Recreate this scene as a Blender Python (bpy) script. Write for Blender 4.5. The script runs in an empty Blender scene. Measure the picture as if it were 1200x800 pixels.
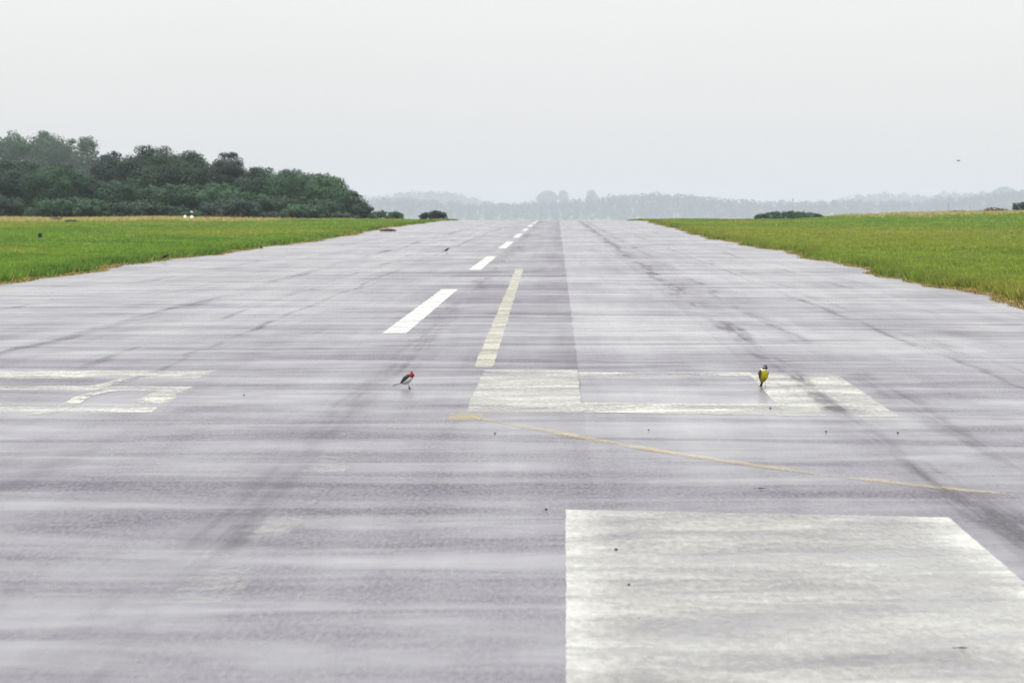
import bpy, math, random
import numpy as np
from mathutils import Vector, Matrix, Euler

R = math.radians
scene = bpy.context.scene
col = scene.collection
rng = np.random.default_rng(7)
random.seed(7)

# ------------------------------------------------------------------ camera
CAM_H = 1.7
FPX = 4000.0                      # focal length in pixels of a 1200 px wide frame
cam_data = bpy.data.cameras.new('camera')
cam = bpy.data.objects.new('camera', cam_data)
col.objects.link(cam)
cam.location = (0, 0, CAM_H)
cam.rotation_euler = (math.pi / 2 - 0.04, 0, 0.01325)
cam_data.sensor_width = 36.0
cam_data.lens = 120.0
cam_data.clip_start = 0.5
cam_data.clip_end = 20000
cam_data.dof.use_dof = True
cam_data.dof.focus_distance = 36.0
cam_data.dof.aperture_fstop = 9.0
scene.camera = cam

# ------------------------------------------------------------------ overcast sky
SUN_EL, SUN_AZ = R(52), R(205)    # azimuth clockwise from +Y: high, behind the camera to the left
world = bpy.data.worlds.new('World')
scene.world = world
world.use_nodes = True
wt = world.node_tree
wt.nodes.clear()
def wn(t, **k):
    n = wt.nodes.new(t)
    for a, b in k.items():
        setattr(n, a, b)
    return n
sky = wn('ShaderNodeTexSky', sky_type='NISHITA')
sky.sun_disc = False
sky.sun_elevation = SUN_EL
sky.sun_rotation = SUN_AZ
sky.dust_density = 6.0
tc = wn('ShaderNodeTexCoord')
sep = wn('ShaderNodeSeparateXYZ')
wt.links.new(tc.outputs['Generated'], sep.inputs[0])
zc = wn('ShaderNodeMath', operation='MAXIMUM'); zc.inputs[1].default_value = 0.0
wt.links.new(sep.outputs['Z'], zc.inputs[0])
# even cloud deck: luminance rises from horizon to zenith as (1 + 2 sin h)
lum = wn('ShaderNodeMath', operation='MULTIPLY_ADD'); lum.inputs[1].default_value = 2.6; lum.inputs[2].default_value = 1.0
wt.links.new(zc.outputs[0], lum.inputs[0])
cn = wn('ShaderNodeTexNoise'); cn.inputs['Scale'].default_value = 3.0; cn.inputs['Detail'].default_value = 5
wt.links.new(tc.outputs['Generated'], cn.inputs['Vector'])
cr = wn('ShaderNodeMapRange'); cr.inputs['To Min'].default_value = 0.95; cr.inputs['To Max'].default_value = 1.05
wt.links.new(cn.outputs['Fac'], cr.inputs['Value'])
lm = wn('ShaderNodeMath', operation='MULTIPLY')
wt.links.new(lum.outputs[0], lm.inputs[0]); wt.links.new(cr.outputs[0], lm.inputs[1])
cloud = wn('ShaderNodeVectorMath', operation='SCALE'); cloud.inputs[0].default_value = (8.25, 8.25, 8.14)
wt.links.new(lm.outputs[0], cloud.inputs['Scale'])
mixw = wn('ShaderNodeMix', data_type='RGBA'); mixw.inputs[0].default_value = 0.93
wt.links.new(sky.outputs[0], mixw.inputs[6]); wt.links.new(cloud.outputs[0], mixw.inputs[7])
bg = wn('ShaderNodeBackground'); bg.inputs['Strength'].default_value = 0.1
wt.links.new(mixw.outputs[2], bg.inputs['Color'])
wo = wn('ShaderNodeOutputWorld')
wt.links.new(bg.outputs[0], wo.inputs['Surface'])

sun_data = bpy.data.lights.new('sun', 'SUN')
sun_data.energy = 1.2
sun_data.angle = R(40)
sun_data.color = (1.0, 0.97, 0.92)
sun = bpy.data.objects.new('sun', sun_data)
col.objects.link(sun)
sd = Vector((math.sin(SUN_AZ) * math.cos(SUN_EL), math.cos(SUN_AZ) * math.cos(SUN_EL), math.sin(SUN_EL)))
sun.rotation_euler = sd.to_track_quat('Z', 'Y').to_euler()
sun.location = (0, -20, 60)

scene.view_settings.view_transform = 'Standard'
scene.view_settings.look = 'None'
scene.view_settings.exposure = 0.0
scene.view_settings.gamma = 1.0
scene.view_settings.use_curve_mapping = False
scene.render.engine = 'CYCLES'
scene.cycles.use_denoising = True
scene.cycles.max_bounces = 6
scene.cycles.transparent_max_bounces = 12
scene.cycles.volume_bounces = 1

# ------------------------------------------------------------------ helpers
CAM_ROT = Euler(cam.rotation_euler).to_matrix()
def ray(px, py):
    v = CAM_ROT @ Vector(((px - 600) / FPX, (400 - py) / FPX, -1.0))
    return v
def at(px, py, d):                 # point seen at (px,py) of the 1200x800 photograph, d metres ahead
    v = ray(px, py)
    return Vector((0, 0, CAM_H)) + v * (d / v.y)
def gnd(px, py, z=0.0):            # point of the level surface z
    v = ray(px, py)
    return Vector((0, 0, CAM_H)) + v * ((z - CAM_H) / v.z)

def tag(o, label=None, cat=None, group=None, kind=None):
    if label: o['label'] = label
    if cat: o['category'] = cat
    if group: o['group'] = group
    if kind: o['kind'] = kind
    return o

def mesh_np(name, verts, faces, mats=(), smooth=False):
    """verts (n,3); faces (m,k) with a constant k"""
    verts = np.asarray(verts, dtype=np.float32); faces = np.asarray(faces, dtype=np.int32)
    me = bpy.data.meshes.new(name)
    m, k = faces.shape
    me.vertices.add(len(verts)); me.vertices.foreach_set('co', verts.ravel())
    me.loops.add(m * k); me.loops.foreach_set('vertex_index', faces.ravel())
    me.polygons.add(m)
    me.polygons.foreach_set('loop_start', np.arange(0, m * k, k, dtype=np.int32))
    if smooth:
        me.polygons.foreach_set('use_smooth', np.ones(m, dtype=bool))
    for x in mats: me.materials.append(x)
    me.update(calc_edges=True)
    me.validate()
    return me

def link(name, me, parent=None, loc=None):
    o = bpy.data.objects.new(name, me)
    col.objects.link(o)
    if parent is not None: o.parent = parent
    if loc is not None: o.location = loc
    return o

def empty(name, loc, rz=0.0):
    o = bpy.data.objects.new(name, None)
    o.empty_display_size = 0.2
    col.objects.link(o)
    o.location = loc; o.rotation_euler = (0, 0, rz)
    return o

# tubes / boxes for small things
class MB:
    def __init__(s): s.v = []; s.f = []
    def tube(s, pts, rad, n=8, cap=True, flat=1.0):
        b = len(s.v); P = [Vector(p) for p in pts]
        for i, p in enumerate(P):
            t = (P[min(i + 1, len(P) - 1)] - P[max(i - 1, 0)]).normalized()
            a = t.cross(Vector((0, 0, 1)))
            if a.length < 1e-3: a = Vector((1, 0, 0))
            a.normalize(); c = a.cross(t).normalized()
            r = rad[i] if hasattr(rad, '__len__') else rad
            for k in range(n):
                an = 2 * math.pi * k / n
                s.v.append(p + a * (math.cos(an) * r) + c * (math.sin(an) * r * flat))
        for i in range(len(P) - 1):
            for k in range(n):
                q = b + i * n
                s.f.append((q + k, q + (k + 1) % n, q + n + (k + 1) % n, q + n + k))
        if cap:
            s.f.append(tuple(b + k for k in range(n))[::-1])
            s.f.append(tuple(b + (len(P) - 1) * n + k for k in range(n)))
        return s
    def box(s, c, d, rz=0.0, taper=1.0):
        b = len(s.v); M = Matrix.Rotation(rz, 3, 'Z')
        for sz in (-1, 1):
            t = taper if sz > 0 else 1.0
            for sx, sy in ((-1, -1), (1, -1), (1, 1), (-1, 1)):
                s.v.append(Vector(c) + M @ Vector((sx * d[0] / 2 * t, sy * d[1] / 2 * t, sz * d[2] / 2)))
        for f in ((3, 2, 1, 0), (4, 5, 6, 7), (0, 1, 5, 4), (1, 2, 6, 5), (2, 3, 7, 6), (3, 0, 4, 7)):
            s.f.append(tuple(b + i for i in f))
        return s
    def build(s, name, mat, parent=None, loc=None, smooth=False, bevel=0.0):
        me = bpy.data.meshes.new(name)
        me.from_pydata([tuple(v) for v in s.v], [], s.f)
        me.materials.append(mat)
        if smooth:
            for p in me.polygons: p.use_smooth = True
        me.update()
        o = link(name, me, parent, loc)
        if bevel:
            m = o.modifiers.new('bevel', 'BEVEL'); m.width = bevel; m.segments = 2
        return o

# ------------------------------------------------------------------ materials
class NT:
    def __init__(s, name):
        s.m = bpy.data.materials.new(name); s.m.use_nodes = True
        s.t = s.m.node_tree; s.t.nodes.clear()
        s.out = s.t.nodes.new('ShaderNodeOutputMaterial')
    def n(s, t, **k):
        x = s.t.nodes.new(t)
        for a, b in k.items(): setattr(x, a, b)
        return x
    def l(s, a, b): s.t.links.new(a, b)
    def setin(s, sock, v):
        if hasattr(v, 'is_linked') or isinstance(v, bpy.types.NodeSocket): s.l(v, sock)
        else: sock.default_value = v
    def math(s, op, a, b=None, c=None, clamp=False):
        x = s.n('ShaderNodeMath', operation=op); x.use_clamp = clamp
        for i, v in enumerate((a, b, c)):
            if v is not None: s.setin(x.inputs[i], v)
        return x.outputs[0]
    def pos(s, scale=(1, 1, 1), kind='Object'):
        c = s.n('ShaderNodeTexCoord'); mp = s.n('ShaderNodeMapping')
        mp.inputs['Scale'].default_value = scale
        s.l(c.outputs[kind], mp.inputs[0]); return mp.outputs[0]
    def wpos(s, scale=(1, 1, 1), off=(0, 0, 0)):
        c = s.n('ShaderNodeNewGeometry'); mp = s.n('ShaderNodeMapping')
        mp.inputs['Scale'].default_value = scale; mp.inputs['Location'].default_value = off
        s.l(c.outputs['Position'], mp.inputs[0]); return mp.outputs[0]
    def noise(s, vec, scale=1.0, detail=4.0, rough=0.55, dist=0.0):
        x = s.n('ShaderNodeTexNoise')
        x.inputs['Scale'].default_value = scale; x.inputs['Detail'].default_value = detail
        x.inputs['Roughness'].default_value = rough; x.inputs['Distortion'].default_value = dist
        s.l(vec, x.inputs['Vector']); return x.outputs['Fac']
    def rng(s, v, a, b, c=0.0, d=1.0, smooth=False):
        x = s.n('ShaderNodeMapRange'); x.clamp = True
        if smooth: x.interpolation_type = 'SMOOTHSTEP'
        s.setin(x.inputs['Value'], v)
        for k, q in (('From Min', a), ('From Max', b), ('To Min', c), ('To Max', d)): s.setin(x.inputs[k], q)
        return x.outputs[0]
    def mix(s, f, a, b):
        x = s.n('ShaderNodeMix', data_type='RGBA')
        s.setin(x.inputs[0], f); s.setin(x.inputs[6], a); s.setin(x.inputs[7], b)
        return x.outputs[2]
    def bsdf(s, **k):
        x = s.n('ShaderNodeBsdfPrincipled')
        for a, b in k.items(): s.setin(x.inputs[a.replace('_', ' ')], b)
        return x
    def done(s, sh):
        s.l(sh, s.out.inputs['Surface']); return s.m

def c4(r, g, b): return (r, g, b, 1.0)

# longitudinal streaks of the runway: (x, half width, strength)
TRACKS = [(-9.0, .07, .7), (-7.5, .09, .5), (-6.3, .22, .95), (-5.0, .10, .7), (-4.15, .07, .8), (-3.3, .18, .4), (-1.72, .26, .72),
          (2.36, .18, 1.25), (3.05, .20, .7), (4.35, .08, .8), (4.7, .2, .5), (5.9, .14, .55)]

def runway_masks(nt):
    """water film 0..1, worn track 0..1, fine grain"""
    g = nt.n('ShaderNodeNewGeometry')
    sp = nt.n('ShaderNodeSeparateXYZ'); nt.l(g.outputs['Position'], sp.inputs[0])
    x, y = sp.outputs['X'], sp.outputs['Y']
    wob = nt.noise(nt.wpos((.0, .06, 0)), 1.0, 5.0, .6)
    wob2 = nt.noise(nt.wpos((.25, .25, 0)), 1.0, 3.0)
    xw = nt.math('ADD', x, nt.math('MULTIPLY', nt.math('SUBTRACT', wob, .5), .6))
    xw = nt.math('ADD', xw, nt.math('MULTIPLY', nt.math('SUBTRACT', wob2, .5), .3))
    tot = None
    for i, (tx, hw, st) in enumerate(TRACKS):
        d = nt.math('DIVIDE', nt.math('SUBTRACT', xw, tx), hw)
        e = nt.math('MULTIPLY', nt.math('EXPONENT', nt.math('MULTIPLY', nt.math('MULTIPLY', d, d), -1.0)), st)
        tot = e if tot is None else nt.math('MAXIMUM', tot, e)
    br = nt.noise(nt.wpos((.6, .10, 0), (3, 1, 0)), 1.0, 5.0, .65)
    thin = nt.noise(nt.wpos((7, .22, 0), (3, 1, 0)), 1.0, 4.0, .6)
    speck = nt.noise(nt.wpos((44, 7.5, 0)), 1.0, 3.0, .7)
    xj = nt.math('ADD', x, nt.math('MULTIPLY', nt.math('SUBTRACT', nt.noise(nt.wpos((.8, .5, 0)), 1.0, 5.0, .7), .5), .09))
    # darker strip that ends in a sharp construction joint
    joint = nt.math('MULTIPLY', nt.rng(nt.math('ADD', x, nt.math('MULTIPLY', nt.math('SUBTRACT', wob2, .5), .5)), -.75, .18, 0, .42, True), nt.math('LESS_THAN', xj, .22))
    tot = nt.math('MULTIPLY', nt.math('MULTIPLY', tot, nt.rng(br, .38, .62, .12, 1.1)), nt.rng(thin, .36, .60, .35, 1.15))
    joint = nt.math('MULTIPLY', joint, nt.rng(y, 20, 42, .12, 1.0, True))
    tot = nt.math('MAXIMUM', tot, nt.math('MULTIPLY', joint, nt.rng(br, .3, .55, .45, 1.0)))
    track = nt.rng(nt.math('ADD', tot, nt.math('MULTIPLY', nt.math('SUBTRACT', speck, .5), 1.3)), .20, 1.15)
    # thin sheets of water lying across the strip
    a = nt.noise(nt.wpos((.26, .95, 0)), 1.0, 5.0, .55, .8)
    b = nt.noise(nt.wpos((.16, .12, 0), (5, 9, 0)), 1.0, 4.0, .55)
    c = nt.noise(nt.wpos((2.2, 2.2, 0), (1, 4, 0)), 1.0, 5.0, .65)
    ln = nt.noise(nt.wpos((1.6, .05, 0), (2, 2, 0)), 1.0, 5.0, .62)
    s = nt.math('ADD', nt.math('MULTIPLY', a, .52), nt.math('MULTIPLY', b, .34))
    s = nt.math('ADD', s, nt.math('MULTIPLY', c, .14))
    s = nt.math('ADD', s, nt.math('MULTIPLY', ln, .22))
    s = nt.math('SUBTRACT', s, nt.math('MULTIPLY', track, .20))
    s = nt.math('ADD', s, nt.math('MULTIPLY', nt.math('MULTIPLY', nt.math('GREATER_THAN', xj, .22), nt.math('LESS_THAN', x, 2.0)), nt.rng(y, 24, 45, 0, .03)))
    lane = nt.math('MULTIPLY', nt.rng(xj, -3.2, -1.6, 0, 1, True), nt.math('LESS_THAN', xj, .22))      # older, coarser lane left of the joint
    s = nt.math('SUBTRACT', s, nt.math('MULTIPLY', lane, nt.rng(y, 20, 40, .015, .034)))
    smooth_lane = nt.math('ADD', nt.rng(x, -3.8, -5.2, 0, 1, True), nt.rng(x, 2.4, 3.6, 0, 1, True))
    s = nt.math('ADD', s, nt.math('MULTIPLY', smooth_lane, nt.rng(y, 25, 60, .0, .03)))
    film0 = nt.rng(s, .425, .745, 0.0, 1.0)
    # where the water is thin the stones poke through
    film = nt.math('ADD', film0, nt.math('MULTIPLY', nt.math('MULTIPLY', nt.math('SUBTRACT', speck, .5), 1.7), nt.rng(film0, .1, .75, 1.0, 0.0)), clamp=True)
    grain = nt.noise(nt.wpos((1, 1, 1)), 42.0, 3.0, .7)
    return film, track, nt.math('ADD', nt.math('MULTIPLY', grain, .5), nt.math('MULTIPLY', speck, .5)), x, y

def mat_runway():
    nt = NT('wet_asphalt')
    film, track, grain, x, y = runway_masks(nt)
    big = nt.noise(nt.wpos((.3, .1, 0)), 1.0, 4.0)
    base = nt.mix(big, c4(.044, .038, .056), c4(.074, .066, .092))
    base = nt.mix(nt.math('MULTIPLY', track, .7), base, c4(.026, .021, .026))
    base = nt.mix(nt.rng(grain, .52, .66), base, c4(.12, .11, .12))
    base = nt.mix(nt.rng(grain, .36, .46, .7, 0), base, c4(.018, .015, .018))
    gr = nt.rng(grain, .3, .7, -.12, .12)
    rough = nt.math('ADD', nt.rng(film, 0, 1, .74, .36), gr)
    cw = nt.rng(film, 0, 1, .0, 1.0)
    cro = nt.rng(film, 0, 1, .40, .16)
    bp = nt.n('ShaderNodeBump'); nt.l(nt.rng(film, .1, .7, .22, .0), bp.inputs['Strength']); bp.inputs['Distance'].default_value = .004
    nt.l(grain, bp.inputs['Height'])
    p = nt.bsdf(Base_Color=base, Roughness=rough, Coat_Weight=cw, Coat_Roughness=cro, Coat_IOR=1.33, IOR=1.45)
    nt.l(bp.outputs[0], p.inputs['Normal'])
    return nt.done(p.outputs[0])

def mat_paint(name, colour, lo, hi, edges=0.0):
    """road paint, worn through where the streaky noise is low"""
    nt = NT(name)
    film, track, grain, x, y = runway_masks(nt)
    st = nt.noise(nt.wpos((.9, 1.3, 0), (8, 3, 0)), 1.0, 8.0, .66, .4)
    fi = nt.noise(nt.wpos((26, 6, 1), (4, 4, 0)), 1.0, 4.0, .7)
    s = nt.math('ADD', nt.math('MULTIPLY', st, .65), nt.math('MULTIPLY', fi, .35))
    s = nt.math('SUBTRACT', s, nt.math('MULTIPLY', track, .18))
    if edges:
        gc = nt.n('ShaderNodeTexCoord'); gs = nt.n('ShaderNodeSeparateXYZ'); nt.l(gc.outputs['Generated'], gs.inputs[0])
        ex = nt.math('ABSOLUTE', nt.math('SUBTRACT', gs.outputs['X'], .5))
        s = nt.math('ADD', s, nt.math('MULTIPLY', nt.rng(ex, .34, .5, 0, 1, True), edges))
    alpha = nt.rng(s, lo, hi, 0.0, 1.0)
    dirt = nt.noise(nt.wpos((1.2, 3, 0), (2, 7, 0)), 1.0, 5.0, .6)
    base = nt.mix(nt.rng(dirt, .35, .7, 0, .5), colour, c4(colour[0] * .6, colour[1] * .57, colour[2] * .52))
    base = nt.mix(nt.rng(grain, .6, .8, 0, .5), base, c4(.16, .13, .1))
    p = nt.bsdf(Base_Color=base, Roughness=.55, Coat_Weight=nt.rng(film, 0, 1, .05, .9),
                Coat_Roughness=nt.rng(film, 0, 1, .45, .2), Coat_IOR=1.33)
    tr = nt.n('ShaderNodeBsdfTransparent'); mx = nt.n('ShaderNodeMixShader')
    nt.l(alpha, mx.inputs[0]); nt.l(tr.outputs[0], mx.inputs[1]); nt.l(p.outputs[0], mx.inputs[2])
    return nt.done(mx.outputs[0])

def mat_ground():
    nt = NT('soil_and_turf')
    a = nt.noise(nt.wpos((.35, .2, .2)), 1.0, 6.0, .65)
    b = nt.noise(nt.wpos((1, 1, 1)), 9.0, 4.0, .7)
    base = nt.mix(a, c4(.075, .105, .022), c4(.12, .12, .035))
    base = nt.mix(nt.rng(b, .5, .7, 0, .6), base, c4(.11, .07, .028))
    p = nt.bsdf(Base_Color=base, Roughness=.9, Specular_IOR_Level=.2)
    return nt.done(p.outputs[0])

def mat_attr(name, rough=.6, trans=0.0, spec=.3, var=.25):
    """colour from the mesh attribute 'col' (pigment of each blade, leaf or feather patch)"""
    nt = NT(name)
    at_ = nt.n('ShaderNodeAttribute'); at_.attribute_name = 'col'
    v = nt.noise(nt.wpos((1, 1, 1)), 2.0, 3.0)
    hs = nt.n('ShaderNodeHueSaturation'); nt.l(at_.outputs['Color'], hs.inputs['Color'])
    nt.l(nt.rng(v, .3, .7, 1 - var, 1 + var), hs.inputs['Value'])
    p = nt.bsdf(Base_Color=hs.outputs[0], Roughness=rough, Specular_IOR_Level=spec)
    if trans:
        t = nt.n('ShaderNodeBsdfTranslucent'); nt.l(hs.outputs[0], t.inputs['Color'])
        mx = nt.n('ShaderNodeMixShader'); mx.inputs[0].default_value = trans
        nt.l(p.outputs[0], mx.inputs[1]); nt.l(t.outputs[0], mx.inputs[2])
        return nt.done(mx.outputs[0])
    return nt.done(p.outputs[0])

def mat_simple(name, c, rough=.7, var=.3, scale=8.0, spec=.3):
    nt = NT(name)
    v = nt.noise(nt.pos(), scale, 5.0, .6)
    base = nt.mix(v, c4(*[q * (1 - var) for q in c]), c4(*[q * (1 + var) for q in c]))
    p = nt.bsdf(Base_Color=base, Roughness=nt.rng(v, .3, .7, rough - .1, rough + .1), Specular_IOR_Level=spec)
    return nt.done(p.outputs[0])

M_RUN = mat_runway()
M_WHITE = mat_paint('worn_white_paint', c4(.44, .44, .40), .36, .60)
M_WHITE2 = mat_paint('very_worn_white_paint', c4(.50, .50, .44), .42, .60)
M_BLOCK = mat_paint('large_block_paint', c4(.41, .41, .385), .35, .70, .14)
M_DASH = mat_paint('fresh_white_paint', c4(.54, .54, .52), .30, .54)
M_CREAM = mat_paint('cream_paint', c4(.38, .37, .29), .30, .60)
M_YEL = mat_paint('faded_yellow_paint', c4(.52, .40, .10), .40, .78)
M_GHOST = mat_paint('ghost_paint', c4(.46, .46, .43), .475, .83)
M_GROUND = mat_ground()
M_GRASS = mat_attr('grass_blades', .55, .25, .35, .3)
M_LEAF = mat_attr('leaves', .6, .08, .25, .3)
M_FEATH = mat_attr('feathers', .75, 0, .2, .08)
M_BARK = mat_simple('bark', (.06, .05, .042))
M_PEB = mat_simple('pebble_stone', (.05, .045, .042), .6, .4, 60)
M_LEAFDRY = mat_simple('dead_leaf', (.06, .04, .03), .6, .4, 60)
M_BLACK = mat_simple('black_plastic', (.012, .012, .013), .5)
M_RUST = mat_simple('rusty_paint', (.16, .05, .035), .8)
M_LOG = mat_simple('weathered_wood', (.12, .075, .04), .8)
M_MARK = mat_simple('whitewash', (.70, .70, .62), .7, .1)

# ------------------------------------------------------------------ terrain profile
D0, RAD = 318.0, 20000.0
def prof(y):
    """long profile of the strip: level, then over a crest and down to a plain"""
    y = np.asarray(y, dtype=np.float64)
    u = np.clip(y - D0, 0, 280)
    z = -u * u / (2 * RAD)
    s = 280 / RAD
    v = np.clip(y - D0 - 280, 0, None)
    z -= 36 * (1 - np.exp(-v * s / 36))
    return z
def sstep(t): 
    t = np.clip(t, 0, 1); return t * t * (3 - 2 * t)
EL, ER = -11.75, 8.05
def edge_l(y):
    y = np.asarray(y, dtype=np.float64)
    return EL + .28 * np.sin(y * .041 + 1) + .20 * np.sin(y * .17) + .12 * np.sin(y * .43 + 2) + .08 * np.sin(y * 1.1) - .9 * sstep((y - 180) / 120)
def edge_r(y):
    y = np.asarray(y, dtype=np.float64)
    return ER + .2 * np.sin(y * .05 + 2) + .18 * np.sin(y * .21 + .5) + .12 * np.sin(y * .51) + .08 * np.sin(y * 1.3 + 1) + 1.5 * sstep((y - 170) / 230)
def ground_z(x, y):
    x = np.asarray(x, dtype=np.float64); y = np.asarray(y, dtype=np.float64)
    z = prof(y)
    l = edge_l(y) - x; r = x - edge_r(y)
    side = np.maximum(l, r)
    z = z + .10 * sstep(side / 1.2) + .05 * np.sin(x * .31 + y * .023) * sstep(side / 4)
    z = z + np.where(side > 0, .04 * np.sin(x * .9 + 1.7 * np.sin(y * .11)) * sstep(side / 3), 0)
    # right-hand rise
    z = z + .84 * sstep((x - 20) / 30) * sstep((y - 150) / 190) * (1 - sstep((y - 700) / 700))
    # left: slightly domed field
    z = z + .12 * sstep((-x - 14) / 20) * sstep((y - 80) / 200)
    return z - .012 - .25 * sstep(-side / 1.0)

# ground: one sheet, dense near the strip
xs = np.unique(np.concatenate([np.linspace(-4400, -120, 26), np.linspace(-120, -14, 60), np.linspace(-14, -9, 40), np.linspace(-9, 6, 16), np.linspace(6, 11, 40), np.linspace(11, 120, 60), np.linspace(120, 4400, 26)]))
ys = np.unique(np.concatenate([np.linspace(-300, 0, 10), np.linspace(0, 460, 460), np.linspace(460, 1200, 60), np.linspace(1200, 12800, 50)]))
X, Y = np.meshgrid(xs, ys)
Z = ground_z(X, Y)
nx, ny = len(xs), len(ys)
idx = np.arange(nx * ny).reshape(ny, nx)
F = np.stack([idx[:-1, :-1].ravel(), idx[:-1, 1:].ravel(), idx[1:, 1:].ravel(), idx[1:, :-1].ravel()], 1)
ground = link('ground', mesh_np('ground', np.stack([X.ravel(), Y.ravel(), Z.ravel()], 1), F, [M_GROUND], True))
tag(ground, kind='structure')

# runway: irregular edges, same long profile
ry = np.unique(np.concatenate([np.linspace(-60, 0, 20), np.arange(0, 420, .5), np.linspace(420, 900, 100)]))
t = np.linspace(0, 1, 15)
jit = rng.normal(0, .09, (len(ry), 2))
XL = edge_l(ry) + jit[:, 0]; XR = edge_r(ry) + jit[:, 1]
RX = XL[:, None] * (1 - t) + XR[:, None] * t
RY = np.repeat(ry[:, None], len(t), 1)
RZ = prof(RY)
idx = np.arange(RX.size).reshape(RX.shape)
F = np.stack([idx[:-1, :-1].ravel(), idx[:-1, 1:].ravel(), idx[1:, 1:].ravel(), idx[1:, :-1].ravel()], 1)
runway = link('runway', mesh_np('runway', np.stack([RX.ravel(), RY.ravel(), RZ.ravel()], 1), F, [M_RUN], True))
tag(runway, kind='structure')

# ------------------------------------------------------------------ painted markings (parts of the runway)
def marking(name, corners, mat, z=.002, nu=6, nv=12, ragged=.004):
    """quad sheet: corners near-left, near-right, far-right, far-left in metres"""
    a, b, c, d = [np.array(p, dtype=float) for p in corners]
    u = np.linspace(0, 1, nu)[None, :, None]; v = np.linspace(0, 1, nv)[:, None, None]
    P = (a * (1 - u) + b * u) * (1 - v) + (d * (1 - u) + c * u) * v
    P[:, 0, 0] += rng.normal(0, ragged, nv); P[:, -1, 0] += rng.normal(0, ragged, nv)
    P[0, :, 1] += rng.normal(0, ragged * 4, nu); P[-1, :, 1] += rng.normal(0, ragged * 4, nu)
    zz = prof(P[..., 1]) + z
    V = np.concatenate([P, zz[..., None]], 2).reshape(-1, 3)
    i = np.arange(nu * nv).reshape(nv, nu)
    F = np.stack([i[:-1, :-1].ravel(), i[:-1, 1:].ravel(), i[1:, 1:].ravel(), i[1:, :-1].ravel()], 1)
    return link(name, mesh_np(name, V, F, [mat]), runway)
def rect(x0, x1, y0, y1): return [(x0, y0), (x1, y0), (x1, y1), (x0, y1)]

for k in range(8):                                   # centre line
    y0 = 45.2 + 44.0 * k
    marking('centre_dash', rect(-2.32, -2.0, y0, y0 + 23.5), M_DASH, nv=30)
marking('cream_line', [(-.87, 35.7), (-.67, 35.7), (-.90, 90.5), (-1.1, 90.5)], M_CREAM, nv=40)
# middle figure: two blocks joined by two bars
marking('marking_block', rect(-.75, .205, 27.95, 35.1), M_WHITE, nu=10, nv=14)
marking('marking_block', [(1.84, 27.5), (2.74, 27.4), (2.80, 34.3), (1.93, 34.2)], M_WHITE, nu=10, nv=14)
marking('marking_bar', rect(.19, 1.95, 33.85, 34.6), M_WHITE2, z=.003, nu=14, nv=4)
marking('marking_bar', [(.19, 27.95), (1.87, 27.5), (1.89, 29.1), (.19, 29.3)], M_WHITE2, z=.003, nu=14, nv=4)
marking('ghost_dash', [(-1.68, 14.5), (-1.40, 14.5), (-1.33, 25.5), (-1.60, 25.5)], M_GHOST, nu=6, nv=40, ragged=.01)
# large block in the foreground
marking('marking_block', [(.02, 6.0), (2.03, 6.0), (2.13, 18.55), (.047, 19.0)], M_BLOCK, nu=90, nv=120, ragged=.002)
# left figure: outline of a worn-out rectangle
marking('marking_bar', [(-8.0, 33.3), (-3.52, 33.3), (-3.5, 35.0), (-8.0, 34.7)], M_WHITE2, nu=24, nv=5)
marking('marking_bar', [(-6.2, 31.4), (-3.40, 31.1), (-3.40, 31.8), (-6.2, 32.1)], M_WHITE2, nu=24, nv=4)
marking('marking_bar', [(-8.0, 27.9), (-3.33, 27.9), (-3.36, 29.0), (-8.0, 29.3)], M_WHITE2, nu=24, nv=4)
marking('marking_bar', [(-3.62, 29.0), (-3.36, 29.0), (-3.40, 31.1), (-3.66, 31.13)], M_WHITE2, nu=4, nv=30, ragged=.03)
# yellow guide line that curves away to the right
def ribbon(name, pts, w, mat, z):
    P = [Vector(p) for p in pts]; C = []
    for i in range(len(P) - 1):
        p0, p1, p2, p3 = P[max(i - 1, 0)], P[i], P[i + 1], P[min(i + 2, len(P) - 1)]
        for k in range(12):
            q = k / 12
            C.append(.5 * ((2 * p1) + (p2 - p0) * q + (2 * p0 - 5 * p1 + 4 * p2 - p3) * q * q + (3 * p1 - p0 - 3 * p2 + p3) * q ** 3))
    C.append(P[-1]); V = []; F = []
    for i, p in enumerate(C):
        tn = (C[min(i + 1, len(C) - 1)] - C[max(i - 1, 0)]).normalized()
        nn = Vector((-tn.y, tn.x)) * (w / 2 * (1 + random.uniform(-.12, .12)))
        for q in (p + nn, p - nn): V.append((q.x, q.y, float(prof(q.y)) + z))
        if i: F.append((2 * i - 2, 2 * i - 1, 2 * i + 1, 2 * i))
    return link(name, mesh_np(name, V, F, [mat]), runway)
yl = [gnd(*p) for p in ((540, 486.5), (600, 497), (700, 516), (820, 536), (990, 559), (1200, 582), (1420, 603), (1700, 625))]
ribbon('yellow_line', [(p.x, p.y) for p in yl], .12, M_YEL, .004)
for pts, w_ in ((((40, 486), (66, 481), (84, 473), (99, 464.5), (126, 458.5), (160, 456.5)), .13), (((112, 453.5), (136, 448), (158, 441.5), (190, 435.5)), .17)):
    q = [gnd(*p) for p in pts]
    ribbon('scuffed_paint', [(p.x, p.y) for p in q], w_, M_WHITE2, .0034)
marking('yellow_line_end', [(-.86, 26.9), (-.60, 26.9), (-.60, 27.75), (-.86, 27.75)], M_YEL, z=.0028, nu=4, nv=5)

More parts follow.
